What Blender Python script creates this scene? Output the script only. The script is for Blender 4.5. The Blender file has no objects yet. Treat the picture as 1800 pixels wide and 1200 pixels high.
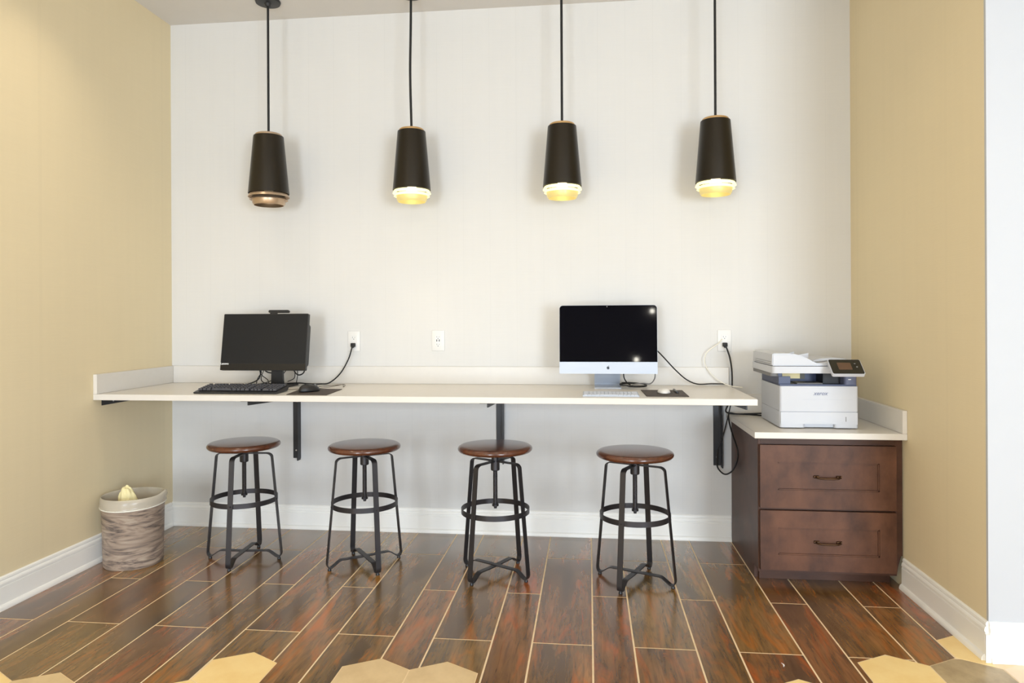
import bpy, bmesh, math, random
from mathutils import Vector, Matrix
random.seed(7)
PI = math.pi
scene = bpy.context.scene
COL = scene.collection

# ------------------------------------------------------------------ camera
cam_d = bpy.data.cameras.new('camera')
cam = bpy.data.objects.new('camera', cam_d); COL.objects.link(cam)
F_PX, YAW, ROLL, CY = 1225.467, 0.109377, 0.00475, 561.96
CAM = Vector((0, -3.85965, 1.19405))
R = Vector((math.cos(YAW), math.sin(YAW), 0)); Fw = Vector((-math.sin(YAW), math.cos(YAW), 0)); U = Vector((0, 0, 1))
right = R * math.cos(ROLL) - U * math.sin(ROLL)
upv = R * math.sin(ROLL) + U * math.cos(ROLL)
m = Matrix((right, upv, -Fw)).transposed().to_4x4(); m.translation = CAM
cam.matrix_world = m
cam_d.sensor_width = 36; cam_d.lens = F_PX / 1800 * 36
cam_d.shift_y = (CY - 600) / 1800
cam_d.clip_start = 0.05
scene.camera = cam

# ------------------------------------------------------------------ world, lights, exposure
w = bpy.data.worlds.new('world'); scene.world = w; w.use_nodes = True
w.node_tree.nodes['Background'].inputs[0].default_value = (0.75, 0.85, 1.0, 1)
w.node_tree.nodes['Background'].inputs[1].default_value = 0.6
scene.view_settings.view_transform = 'Standard'
scene.view_settings.look = 'None'
scene.view_settings.gamma = 1.0
scene.view_settings.use_curve_mapping = False
scene.view_settings.exposure = -0.02

def area(name, loc, target, sx, sy, power, color, spread=PI):
    d = bpy.data.lights.new(name, 'AREA'); d.shape = 'RECTANGLE'; d.size = sx; d.size_y = sy
    d.energy = power; d.color = color; d.spread = spread
    o = bpy.data.objects.new(name, d); COL.objects.link(o); o.location = loc
    o.rotation_euler = (Vector(target) - Vector(loc)).to_track_quat('-Z', 'Y').to_euler()
    return o
# daylight through the big window in the wall behind the photographer
area('window_daylight', (2.6, -7.85, 1.1), (0.2, 0, 0.6), 2.6, 2.0, 410, (0.74, 0.86, 1.0))
area('left_window_daylight', (-1.4, -7.85, 1.1), (0.2, 0, 0.6), 1.2, 2.0, 185, (0.76, 0.87, 1.0))
# added warm fill from overhead, then the recessed ceiling lamps
area('overhead_warm_fill', (0.2, -4.3, 2.9), (0.2, -4.3, 0), 3.2, 1.2, 20, (1.0, 0.91, 0.76))  # unseen soft fill with no fitting, added to light the room from above
for i, (x, y, e) in enumerate(((-1.5, -2.7, 4), (1.5, -2.9, 7), (-1.95, -1.15, 2.6), (-1.1, -1.15, 1.0), (-.25, -1.15, .8), (.6, -1.15, 1.0))):
    d = bpy.data.lights.new('downlight_lamp', 'AREA'); d.shape = 'DISK'; d.size = 0.16; d.energy = e; d.color = (1.0, 0.86, 0.66); d.spread = 2.6 if y < -2 else 1.9
    o = bpy.data.objects.new('downlight_lamp', d); COL.objects.link(o); o.location = (x, y, 2.92)

# ------------------------------------------------------------------ materials
def lin(c):
    return tuple((x / 12.92 if x <= 0.04045 else ((x + 0.055) / 1.055) ** 2.4) for x in (v / 255 for v in c)) + (1,)
def mat(name, rgb, rough=0.5, metal=0.0, spec=0.5, var=0.0, vscale=(8, 8, 8), bump=0.0, bscale=(60, 60, 60), coat=0.0, trans=0.0, emit=None, estr=0.0, rgb2=None, rand=0.0):
    M = bpy.data.materials.new(name); M.use_nodes = True
    nt = M.node_tree; b = nt.nodes['Principled BSDF']; N = nt.nodes.new; L = nt.links.new
    b.inputs['Base Color'].default_value = lin(rgb)
    b.inputs['Roughness'].default_value = rough; b.inputs['Metallic'].default_value = metal
    b.inputs['Specular IOR Level'].default_value = spec
    b.inputs['Coat Weight'].default_value = coat; b.inputs['Coat Roughness'].default_value = 0.12
    b.inputs['Transmission Weight'].default_value = trans
    if emit: b.inputs['Emission Color'].default_value = lin(emit); b.inputs['Emission Strength'].default_value = estr
    tc = N('ShaderNodeTexCoord')
    if var or rgb2:
        mp = N('ShaderNodeMapping'); mp.inputs['Scale'].default_value = vscale
        L(tc.outputs['Object'], mp.inputs['Vector'])
        n = N('ShaderNodeTexNoise'); n.inputs['Scale'].default_value = 1; n.inputs['Detail'].default_value = 6; n.inputs['Roughness'].default_value = 0.6
        L(mp.outputs[0], n.inputs['Vector'])
        cr = N('ShaderNodeValToRGB'); cr.color_ramp.elements[0].position = 0.3; cr.color_ramp.elements[1].position = 0.7
        c1 = lin(rgb); c2 = lin(rgb2) if rgb2 else tuple(min(1, c * (1 + var)) for c in c1[:3]) + (1,)
        if not rgb2: c1 = tuple(c * (1 - var) for c in c1[:3]) + (1,)
        cr.color_ramp.elements[0].color = c1; cr.color_ramp.elements[1].color = c2
        L(n.outputs['Fac'], cr.inputs['Fac'])
        L(cr.outputs[0], b.inputs['Base Color'])
    if bump:
        mp2 = N('ShaderNodeMapping'); mp2.inputs['Scale'].default_value = bscale
        L(tc.outputs['Object'], mp2.inputs['Vector'])
        n2 = N('ShaderNodeTexNoise'); n2.inputs['Scale'].default_value = 1; n2.inputs['Detail'].default_value = 4
        L(mp2.outputs[0], n2.inputs['Vector'])
        bp = N('ShaderNodeBump'); bp.inputs['Strength'].default_value = bump; bp.inputs['Distance'].default_value = 0.004
        L(n2.outputs['Fac'], bp.inputs['Height']); L(bp.outputs[0], b.inputs['Normal'])
    return M

def grasscloth(name, rgb, seam_axis, seam=0.15, amt=0.05, seam_dark=0.93):
    """woven wallpaper: fine horizontal threads plus faint upright seams"""
    M = bpy.data.materials.new(name); M.use_nodes = True
    nt = M.node_tree; b = nt.nodes['Principled BSDF']; N = nt.nodes.new; L = nt.links.new
    b.inputs['Roughness'].default_value = 0.62; b.inputs['Specular IOR Level'].default_value = 0.35
    tc = N('ShaderNodeTexCoord')
    def noise(scale, detail=5):
        mp = N('ShaderNodeMapping'); mp.inputs['Scale'].default_value = scale; L(tc.outputs['Object'], mp.inputs['Vector'])
        n = N('ShaderNodeTexNoise'); n.inputs['Scale'].default_value = 1; n.inputs['Detail'].default_value = detail; L(mp.outputs[0], n.inputs['Vector']); return n
    thr = noise((5, 5, 260)); upr = noise((30, 30, 1.3)); big = noise((1.3, 1.3, 1.0), 3)
    sep = N('ShaderNodeSeparateXYZ'); L(tc.outputs['Object'], sep.inputs[0])
    def mth(op, a, bb):
        q = N('ShaderNodeMath'); q.operation = op
        for i, v in enumerate((a, bb)):
            if v is None: continue
            if isinstance(v, (int, float)): q.inputs[i].default_value = v
            else: L(v, q.inputs[i])
        return q.outputs[0]
    s = mth('DIVIDE', mth('ADD', sep.outputs[seam_axis], 10.0 * seam + 0.097), seam)
    fr = mth('FRACT', s, None)
    near = mth('LESS_THAN', fr, 0.022)
    t = mth('ADD', mth('MULTIPLY', mth('SUBTRACT', thr.outputs['Fac'], 0.5), amt * 1.2), mth('MULTIPLY', mth('SUBTRACT', upr.outputs['Fac'], 0.5), amt))
    t = mth('ADD', t, mth('MULTIPLY', mth('SUBTRACT', big.outputs['Fac'], 0.5), amt * 2.0))
    t = mth('ADD', t, 1.0)
    t = mth('SUBTRACT', t, mth('MULTIPLY', near, 1 - seam_dark))
    mx = N('ShaderNodeVectorMath'); mx.operation = 'SCALE'; mx.inputs[0].default_value = lin(rgb)[:3]; L(t, mx.inputs['Scale'])
    L(mx.outputs[0], b.inputs['Base Color'])
    bp = N('ShaderNodeBump'); bp.inputs['Strength'].default_value = 0.25; bp.inputs['Distance'].default_value = 0.001
    L(thr.outputs['Fac'], bp.inputs['Height']); L(bp.outputs[0], b.inputs['Normal'])
    return M

def plankmat():
    M = bpy.data.materials.new('wood_look_tile'); M.use_nodes = True
    nt = M.node_tree; b = nt.nodes['Principled BSDF']; N = nt.nodes.new; L = nt.links.new
    tc = N('ShaderNodeTexCoord'); oi = N('ShaderNodeObjectInfo')
    off = N('ShaderNodeVectorMath'); off.operation = 'SCALE'; off.inputs[0].default_value = (37, 91, 13); L(oi.outputs['Random'], off.inputs['Scale'])
    def nz(scale, detail, dist=0.0):
        mp = N('ShaderNodeMapping'); mp.inputs['Scale'].default_value = scale; L(tc.outputs['Object'], mp.inputs['Vector'])
        ad = N('ShaderNodeVectorMath'); ad.operation = 'ADD'; L(mp.outputs[0], ad.inputs[0]); L(off.outputs[0], ad.inputs[1])
        n = N('ShaderNodeTexNoise'); n.inputs['Scale'].default_value = 1; n.inputs['Detail'].default_value = detail; n.inputs['Roughness'].default_value = 0.62
        n.inputs['Distortion'].default_value = dist; L(ad.outputs[0], n.inputs['Vector']); return n
    grain = nz((60, 5.5, 1), 10, 0.9); patch = nz((8, 1.5, 1), 4, 0.5); fine = nz((160, 9, 1), 5)
    cr = N('ShaderNodeValToRGB'); e = cr.color_ramp.elements
    e[0].position = 0.33; e[0].color = lin((80, 58, 40)); e[1].position = 0.70; e[1].color = lin((140, 98, 68))
    e.new(0.5).color = lin((108, 78, 52))
    L(patch.outputs['Fac'], cr.inputs['Fac'])
    cr2 = N('ShaderNodeValToRGB'); g = cr2.color_ramp.elements
    g[0].position = 0.36; g[0].color = (0.5, 0.5, 0.5, 1); g[1].position = 0.56; g[1].color = (1.1, 1.1, 1.1, 1)
    L(grain.outputs['Fac'], cr2.inputs['Fac'])
    mul = N('ShaderNodeMix'); mul.data_type = 'RGBA'; mul.blend_type = 'MULTIPLY'; mul.inputs[0].default_value = 0.75
    L(cr.outputs[0], mul.inputs[6]); L(cr2.outputs[0], mul.inputs[7])
    # reddish streaks, different on every plank
    cr3 = N('ShaderNodeValToRGB'); h = cr3.color_ramp.elements; h[0].position = 0.52; h[0].color = (0, 0, 0, 1); h[1].position = 0.72; h[1].color = (1, 1, 1, 1)
    streak = nz((14, 2.2, 1), 6, 1.2); L(streak.outputs['Fac'], cr3.inputs['Fac'])
    mr = N('ShaderNodeMix'); mr.data_type = 'RGBA'; mr.inputs[7].default_value = lin((168, 92, 58))
    sc = N('ShaderNodeMath'); sc.operation = 'MULTIPLY'; sc.inputs[1].default_value = 0.72; L(cr3.outputs[0], sc.inputs[0]); L(sc.outputs[0], mr.inputs[0])
    L(mul.outputs[2], mr.inputs[6])
    hs = N('ShaderNodeHueSaturation'); L(mr.outputs[2], hs.inputs['Color'])
    v = N('ShaderNodeMath'); v.operation = 'MULTIPLY_ADD'; v.inputs[1].default_value = 0.30; v.inputs[2].default_value = 1.12; L(oi.outputs['Random'], v.inputs[0]); L(v.outputs[0], hs.inputs['Value'])
    L(hs.outputs[0], b.inputs['Base Color'])
    b.inputs['Roughness'].default_value = 0.24; b.inputs['Specular IOR Level'].default_value = 0.7; b.inputs['Coat Weight'].default_value = 0.5; b.inputs['Coat Roughness'].default_value = 0.16; b.inputs['Coat IOR'].default_value = 1.6; hs.inputs['Saturation'].default_value = 1.1
    hr = N('ShaderNodeMath'); hr.operation = 'MULTIPLY_ADD'; hr.inputs[1].default_value = 7.31; fr2 = N('ShaderNodeMath'); fr2.operation = 'FRACT'; L(oi.outputs['Random'], hr.inputs[0]); L(hr.outputs[0], fr2.inputs[0]); hu = N('ShaderNodeMath'); hu.operation = 'MULTIPLY_ADD'; hu.inputs[1].default_value = 0.03; hu.inputs[2].default_value = 0.496; L(fr2.outputs[0], hu.inputs[0]); L(hu.outputs[0], hs.inputs['Hue'])
    bp = N('ShaderNodeBump'); bp.inputs['Strength'].default_value = 0.12; bp.inputs['Distance'].default_value = 0.001
    L(fine.outputs['Fac'], bp.inputs['Height']); L(bp.outputs[0], b.inputs['Normal'])
    return M

M_white = grasscloth('white_grasscloth', (217, 215, 211), 0, amt=0.035, seam_dark=0.975)
M_tan = grasscloth('tan_grasscloth', (228, 212, 176), 1, seam=0.9, amt=0.035, seam_dark=0.985)
M_rear = mat('rear_wall_paint', (96, 94, 98), 0.8)
M_ceil = mat('ceiling_paint', (218, 215, 212), 0.9, var=0.015)
M_pier = mat('white_paint', (188, 190, 194), 0.6)
M_trim = mat('gloss_white_trim', (246, 244, 238), 0.32, var=0.01)
M_grout = mat('sand_grout', (236, 212, 174), 0.8, var=0.08, vscale=(30, 30, 30))
M_plank = plankmat()
M_hexc = mat('cream_stone_tile', (250, 222, 158), 0.35, rgb2=(240, 205, 135), vscale=(9, 9, 9), bump=0.05)
M_hext = mat('tan_stone_tile', (226, 200, 155), 0.35, rgb2=(206, 178, 132), vscale=(12, 9, 9), bump=0.05)
M_hexg = mat('taupe_stone_tile', (190, 168, 128), 0.35, rgb2=(156, 134, 100), vscale=(14, 10, 9), bump=0.05)
M_hexp = mat('pale_stone_tile', (240, 218, 188), 0.35, rgb2=(232, 206, 172), vscale=(7, 7, 9), bump=0.05)
M_quartz = mat('white_quartz', (220, 215, 207), 0.3, spec=0.3, var=0.012, vscale=(25, 25, 25))
M_blackm = mat('black_powder_coat', (30, 30, 33), 0.45, var=0.05, bump=0.05, bscale=(300, 300, 300))
M_stoolm = mat('gunmetal_steel', (62, 60, 62), 0.42, metal=0.65, var=0.1, vscale=(10, 10, 4))
M_seat = mat('dark_walnut_seat', (58, 30, 19), 0.22, rgb2=(100, 55, 34), vscale=(22, 3, 6), coat=0.5)
M_cab = mat('stained_maple', (60, 38, 27), 0.42, rgb2=(90, 60, 45), vscale=(3, 4, 6), spec=0.28)
M_cabf = mat('stained_maple_front', (68, 43, 30), 0.42, rgb2=(108, 72, 53), vscale=(9, 5, 6), spec=0.28)
M_bronze = mat('aged_bronze', (78, 56, 38), 0.35, metal=0.85, var=0.15)
M_shade = mat('dark_bronze_shade', (38, 32, 22), 0.34, metal=0.4)
M_gold = mat('brushed_brass', (214, 176, 124), 0.3, metal=0.8)
M_copper = mat('unlit_copper', (196, 172, 146), 0.34, metal=0.8)
M_ringlit = mat('lit_diffuser_ring', (250, 240, 190), 0.5, emit=(255, 246, 190), estr=0.85)
M_ringlow = mat('brass_lit_collar', (214, 196, 130), 0.4, metal=0.3, emit=(255, 232, 150), estr=0.3)
M_cord = mat('black_cord', (16, 15, 14), 0.6)
M_blackp = mat('black_plastic', (26, 26, 28), 0.4, var=0.05)
M_key = mat('charcoal_keys', (66, 66, 72), 0.42)
M_screen = mat('matte_dark_screen', (24, 26, 30), 0.3, spec=0.32)
M_glass = mat('black_glass_screen', (4, 4, 10), 0.04, spec=0.32)
M_alu = mat('silver_aluminium', (188, 194, 204), 0.42, metal=0.15)
M_whitep = mat('white_plastic', (198, 200, 205), 0.4, spec=0.35)
M_plate = mat('socket_white', (228, 226, 222), 0.4)
M_creamp = mat('ivory_plastic', (232, 228, 214), 0.5)
M_navy = mat('slate_blue_plastic', (58, 68, 100), 0.42)
M_greyp = mat('grey_plastic', (120, 118, 116), 0.5)
M_pad = mat('brown_rubber_pad', (70, 60, 54), 0.7, var=0.06, vscale=(300, 300, 300))
M_badge = mat('badge_white', (235, 235, 235), 0.5)
M_logo = mat('logo_grey', (120, 126, 150), 0.5)
M_logok = mat('logo_black', (38, 42, 56), 0.3)
M_binw = None
M_bag = mat('clear_bin_liner', (236, 228, 208), 0.25, spec=0.7)
M_bag.node_tree.nodes['Principled BSDF'].inputs['Alpha'].default_value = 0.5
M_paper = mat('pale_yellow_paper', (240, 228, 176), 0.8)
M_screw = mat('zinc_screw', (200, 200, 200), 0.3, metal=0.9)
M_brown = mat('brown_lcd', (92, 68, 52), 0.3)

def binmat():
    M = bpy.data.materials.new('weathered_wood_print'); M.use_nodes = True
    nt = M.node_tree; b = nt.nodes['Principled BSDF']; N = nt.nodes.new; L = nt.links.new
    tc = N('ShaderNodeTexCoord'); mp = N('ShaderNodeMapping'); mp.inputs['Scale'].default_value = (2.6, 2.6, 20); L(tc.outputs['Object'], mp.inputs['Vector'])
    n = N('ShaderNodeTexNoise'); n.inputs['Scale'].default_value = 1; n.inputs['Detail'].default_value = 9; n.inputs['Roughness'].default_value = 0.62; n.inputs['Distortion'].default_value = 3.2; L(mp.outputs[0], n.inputs['Vector'])
    cr = N('ShaderNodeValToRGB'); e = cr.color_ramp.elements
    e[0].position = 0.3; e[0].color = lin((56, 46, 42)); e[1].position = 0.66; e[1].color = lin((184, 168, 150))
    e.new(0.42).color = lin((126, 112, 102)); e.new(0.52).color = lin((168, 148, 130))
    L(n.outputs['Fac'], cr.inputs['Fac']); L(cr.outputs[0], b.inputs['Base Color']); b.inputs['Roughness'].default_value = 0.45
    return M
M_binw = binmat()

# ------------------------------------------------------------------ mesh helpers
def NB(): return bmesh.new()
def add_box(bm, a, b, bev=0.0, seg=2):
    x0, y0, z0 = a; x1, y1, z1 = b
    mm = Matrix.Translation(((x0 + x1) / 2, (y0 + y1) / 2, (z0 + z1) / 2)) @ Matrix.Diagonal((abs(x1 - x0), abs(y1 - y0), abs(z1 - z0), 1))
    r = bmesh.ops.create_cube(bm, size=1, matrix=mm)
    if bev:
        es = {e for v in r['verts'] for e in v.link_edges}
        bmesh.ops.bevel(bm, geom=list(es), offset=bev, segments=seg, affect='EDGES', profile=0.5)
def add_prism(bm, pts, fn, d0, d1):
    """closed 2D outline swept from d0 to d1; fn(p, q, d) -> xyz"""
    v0 = [bm.verts.new(fn(p[0], p[1], d0)) for p in pts]; v1 = [bm.verts.new(fn(p[0], p[1], d1)) for p in pts]
    n = len(pts)
    fs = [bm.faces.new(v0), bm.faces.new(v1[::-1])]
    for i in range(n): fs.append(bm.faces.new((v0[i], v1[i], v1[(i + 1) % n], v0[(i + 1) % n])))
    bmesh.ops.recalc_face_normals(bm, faces=fs)
def add_lathe(bm, prof, n=48, c=(0, 0, 0), closed=False, wob=None):
    rings = []
    for k, (r, z) in enumerate(prof):
        if r < 1e-6: rings.append([bm.verts.new((c[0], c[1], c[2] + z))])
        else:
            rings.append([bm.verts.new((c[0] + r * math.cos(2 * PI * i / n), c[1] + r * math.sin(2 * PI * i / n), c[2] + z + (wob(k, 2 * PI * i / n) if wob else 0))) for i in range(n)])
    pr = list(zip(rings, rings[1:])) + ([(rings[-1], rings[0])] if closed else [])
    fs = []
    for a, b in pr:
        for i in range(n):
            j = (i + 1) % n
            if len(a) == 1 and len(b) == 1: continue
            if len(a) == 1: fs.append(bm.faces.new((a[0], b[i], b[j])))
            elif len(b) == 1: fs.append(bm.faces.new((a[i], a[j], b[0])))
            else: fs.append(bm.faces.new((a[i], a[j], b[j], b[i])))
    bmesh.ops.recalc_face_normals(bm, faces=fs)
def catmull(P, sub=8):
    P = [Vector(p) for p in P]; Q = [2 * P[0] - P[1]] + P + [2 * P[-1] - P[-2]]; out = []
    for i in range(1, len(Q) - 2):
        for s in range(sub):
            t = s / sub; a, b, c, d = Q[i - 1], Q[i], Q[i + 1], Q[i + 2]
            out.append(0.5 * ((2 * b) + (c - a) * t + (2 * a - 5 * b + 4 * c - d) * t * t + (3 * b - a - 3 * c + d) * t ** 3))
    out.append(P[-1]); return out
def add_tube(bm, pts, r, n=10, smooth=8):
    P = catmull(pts, smooth) if smooth else [Vector(p) for p in pts]
    rings = []; nrm = None
    for i, p in enumerate(P):
        t = (P[min(i + 1, len(P) - 1)] - P[max(i - 1, 0)]).normalized()
        if nrm is None:
            nrm = t.orthogonal().normalized()
        nrm = (nrm - t * nrm.dot(t)).normalized(); bn = t.cross(nrm)
        rings.append([bm.verts.new(p + (nrm * math.cos(2 * PI * k / n) + bn * math.sin(2 * PI * k / n)) * r) for k in range(n)])
    fs = [bm.faces.new(rings[0]), bm.faces.new(rings[-1][::-1])]
    for a, b in zip(rings, rings[1:]):
        for k in range(n): fs.append(bm.faces.new((a[k], a[(k + 1) % n], b[(k + 1) % n], b[k])))
    bmesh.ops.recalc_face_normals(bm, faces=fs)
def add_strip(bm, path, width, thick):
    """flat bar bent in the local XZ plane; path = (x, z) points, width along Y"""
    P = [Vector((x, 0, z)) for x, z in path]; rows = []
    for i, p in enumerate(P):
        t = (P[min(i + 1, len(P) - 1)] - P[max(i - 1, 0)]).normalized(); nn = Vector((-t.z, 0, t.x)) * (thick / 2); yy = Vector((0, width / 2, 0))
        rows.append([bm.verts.new(q) for q in (p + nn + yy, p + nn - yy, p - nn - yy, p - nn + yy)])
    fs = [bm.faces.new(rows[0]), bm.faces.new(rows[-1][::-1])]
    for a, b in zip(rows, rows[1:]):
        for k in range(4): fs.append(bm.faces.new((a[k], a[(k + 1) % 4], b[(k + 1) % 4], b[k])))
    bmesh.ops.recalc_face_normals(bm, faces=fs)
def fillet(pts, rad, seg=5):
    out = [Vector(pts[0])]
    for a, b, c in zip(pts, pts[1:], pts[2:]):
        a, b, c = Vector(a), Vector(b), Vector(c); r = min(rad, (a - b).length * 0.45, (c - b).length * 0.45)
        p, q = b + (a - b).normalized() * r, b + (c - b).normalized() * r
        for k in range(seg + 1):
            t = k / seg; out.append((1 - t) ** 2 * p + 2 * t * (1 - t) * b + t * t * q)
    out.append(Vector(pts[-1])); return [(v.x, v.y) for v in out]
def rrect(x0, x1, z0, z1, r, seg=6, corners=(1, 1, 1, 1)):
    """corners: bottom-left, bottom-right, top-right, top-left"""
    out = []
    for (cx, cz, a0, on, px, pz) in ((x0 + r, z0 + r, PI, corners[0], x0, z0), (x1 - r, z0 + r, 1.5 * PI, corners[1], x1, z0), (x1 - r, z1 - r, 0, corners[2], x1, z1), (x0 + r, z1 - r, .5 * PI, corners[3], x0, z1)):
        if on:
            for k in range(seg + 1): a = a0 + k / seg * PI / 2; out.append((cx + r * math.cos(a), cz + r * math.sin(a)))
        else: out.append((px, pz))
    return out

def obj(name, bm, m, parent=None, smooth=None, world=True):
    me = bpy.data.meshes.new(name); 
    if parent is not None and world:
        p = parent
        off = Vector((0, 0, 0))
        while p is not None: off += p.location; p = p.parent
        bmesh.ops.translate(bm, verts=bm.verts, vec=-off)
    bm.normal_update(); bm.to_mesh(me); bm.free()
    if smooth:
        for p in me.polygons: p.use_smooth = True
        me.set_sharp_from_angle(angle=math.radians(smooth))
    o = bpy.data.objects.new(name, me); COL.objects.link(o)
    if m: me.materials.append(m)
    if parent is not None: o.parent = parent
    return o
def thing(name, label, cat, loc=(0, 0, 0), group=None, rz=0.0):
    o = bpy.data.objects.new(name, None); COL.objects.link(o); o.location = loc; o.rotation_euler = (0, 0, rz); o.empty_display_size = 0.05
    o['label'] = label; o['category'] = cat
    if group: o['group'] = group
    return o
def tag(o, label, cat, group=None, kind=None):
    o['label'] = label; o['category'] = cat
    if group: o['group'] = group
    if kind: o['kind'] = kind
    return o
def struct(name, bm, m, smooth=None):
    o = obj(name, bm, m, smooth=smooth); o['kind'] = 'structure'; return o
def solo(name, bm, m, label, cat, base, group=None, smooth=None):
    """a thing that is one mesh, origin at its base"""
    bmesh.ops.translate(bm, verts=bm.verts, vec=-Vector(base))
    o = obj(name, bm, m, smooth=smooth); o.location = base; return tag(o, label, cat, group)
def copy_tree(o, parent=None):
    c = o.copy(); COL.objects.link(c)
    if parent is not None: c.parent = parent
    for ch in list(o.children): copy_tree(ch, c)
    return c
def text_bm(txt, size, italic=0.0, bold=0.0):
    cu = bpy.data.curves.new('t', 'FONT'); cu.body = txt; cu.size = size; cu.extrude = 0.0004; cu.shear = italic; cu.offset = bold; cu.align_x = 'CENTER'; cu.align_y = 'CENTER'; cu.resolution_u = 3
    o = bpy.data.objects.new('t', cu); COL.objects.link(o)
    dg = bpy.context.evaluated_depsgraph_get(); me = bpy.data.meshes.new_from_object(o.evaluated_get(dg))
    bm = NB(); bm.from_mesh(me); bpy.data.objects.remove(o); bpy.data.meshes.remove(me)
    bmesh.ops.rotate(bm, verts=bm.verts, cent=(0, 0, 0), matrix=Matrix.Rotation(PI / 2, 3, 'X'))   # faces -Y
    return bm

# ------------------------------------------------------------------ the room
XL, XR, CEIL, YF = -2.4375, 1.380, 2.9354, -1.265
YB, XFAR = -8.0, 5.0
bm = NB(); add_box(bm, (XL - .15, 0, -.1), (XR + .12, .15, CEIL + .1)); struct('wall_back', bm, M_white)
bm = NB(); add_box(bm, (XL - .15, YB, -.1), (XL, 0, CEIL + .1)); struct('wall_left', bm, M_tan)
bm = NB(); add_box(bm, (XR, YF + .012, -.1), (XR + .12, 0, CEIL + .1)); struct('wall_right', bm, M_tan)
bm = NB(); add_box(bm, (XR, YF, -.1), (XFAR, YF + .012, CEIL + .1)); struct('wall_front_right', bm, M_pier)
bm = NB(); add_box(bm, (XL - .15, YB - .15, -.1), (XFAR + .15, YB, CEIL + .1)); struct('wall_rear', bm, M_rear)
bm = NB(); add_box(bm, (XFAR, YB, -.1), (XFAR + .15, YF, CEIL + .1)); struct('wall_far_right', bm, M_pier)
bm = NB(); add_box(bm, (XL - .15, YB - .15, CEIL), (XFAR + .15, .15, CEIL + .12)); struct('ceiling', bm, M_ceil)

# floor: grout bed, then every plank and hexagon tile on it
bm = NB(); add_box(bm, (XL - .15, YB - .15, -.12), (XFAR + .15, .15, -.0008))
floor = struct('floor', bm, M_grout)
HW, HS = 0.2365, 0.1365           # hexagon pitch and side
HX0, HY0 = -0.733, -1.051
def hexpoly(cx, cy, shrink=0.0):
    s = (HW / math.sqrt(3)) - shrink
    return [(cx + s * math.sin(PI / 3 * k), cy + s * math.cos(PI / 3 * k)) for k in range(6)][::-1]   # counter-clockwise
def clip(poly, nx, ny, d):       # keep nx*x+ny*y <= d
    out = []
    for i in range(len(poly)):
        a, b = poly[i], poly[(i + 1) % len(poly)]; da, db = nx * a[0] + ny * a[1] - d, nx * b[0] + ny * b[1] - d
        if da <= 1e-9: out.append(a)
        if (da < -1e-9 and db > 1e-9) or (da > 1e-9 and db < -1e-9):
            t = da / (da - db); out.append((a[0] + t * (b[0] - a[0]), a[1] + t * (b[1] - a[1])))
    return out
def parea(p): return abs(sum(p[i][0] * p[(i + 1) % len(p)][1] - p[(i + 1) % len(p)][0] * p[i][1] for i in range(len(p)))) / 2
def subtract(poly, hx):
    pieces = []; rest = poly
    for i in range(6):
        a, b = hx[i], hx[(i + 1) % 6]; nx, ny = b[1] - a[1], -(b[0] - a[0])     # outward for counter-clockwise
        d = nx * a[0] + ny * a[1]
        o_ = clip(rest, -nx, -ny, -d)
        if len(o_) > 2 and parea(o_) > 1e-6: pieces.append(o_)
        rest = clip(rest, nx, ny, d)
        if len(rest) < 3 or parea(rest) < 1e-7: break
    return pieces
hexes = []
def addhex(row, k, mt):
    hexes.append((HX0 + k * HW, HY0 - row * 0.2048 - HS, mt))
addhex(0, 9, M_hexc)
addhex(1, 7.5, M_hexc); addhex(1, 8.5, M_hexg); 
for k in (9.5, 10.5, 11.5, 12.5, 13.5, 14.5, 15.5): addhex(1, k, M_hexp)
addhex(2, -2, M_hexc); addhex(2, 0, M_hext); addhex(2, 1, M_hext); addhex(2, 6, M_hexc)
for k in range(7, 17): addhex(2, k, random.choice((M_hexp, M_hext, M_hexp)))
addhex(3, -5.5, M_hexc); addhex(3, -4.5, M_hext); addhex(3, -2.5, M_hexc)
for k in (-.5, .5, 1.5, 5.5, 6.5, 7.5, 8.5, 9.5, 10.5, 11.5, 12.5, 13.5): addhex(3, k, random.choice((M_hexc, M_hext, M_hexg)))
for row in range(4, 10):
    for k in range(-7, 15):
        kk = k + (0.5 if row % 2 else 0)
        if HX0 + kk * HW > XL + .02 - HW: addhex(row, kk, random.choice((M_hexc, M_hext, M_hexg, M_hexp)))
for cx, cy, mt in hexes:
    P = hexpoly(cx, cy, 0.0025)
    P = clip(P, -1, 0, -(XL + .001))
    if cy > YF: P = clip(P, 1, 0, XR - .002)
    elif cy + HS > YF: P = clip(P, 0, 1, YF - .001)
    if len(P) < 3: continue
    bm = NB(); add_prism(bm, [(x - cx, y - cy) for x, y in P], lambda p, q, d: (p, q, d), -.006, 0.0)
    o = obj('hexagon_tile', bm, mt, floor); o.location = (cx, cy, 0)
PX0, PER, NAR, YW, PL = 0.0098, 0.3719, 0.1493, -1.2880, 0.917
GR = 0.0033
YEND = HY0 - 4 * 0.2048 - .03
shared = {}
nplank = 0
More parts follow.
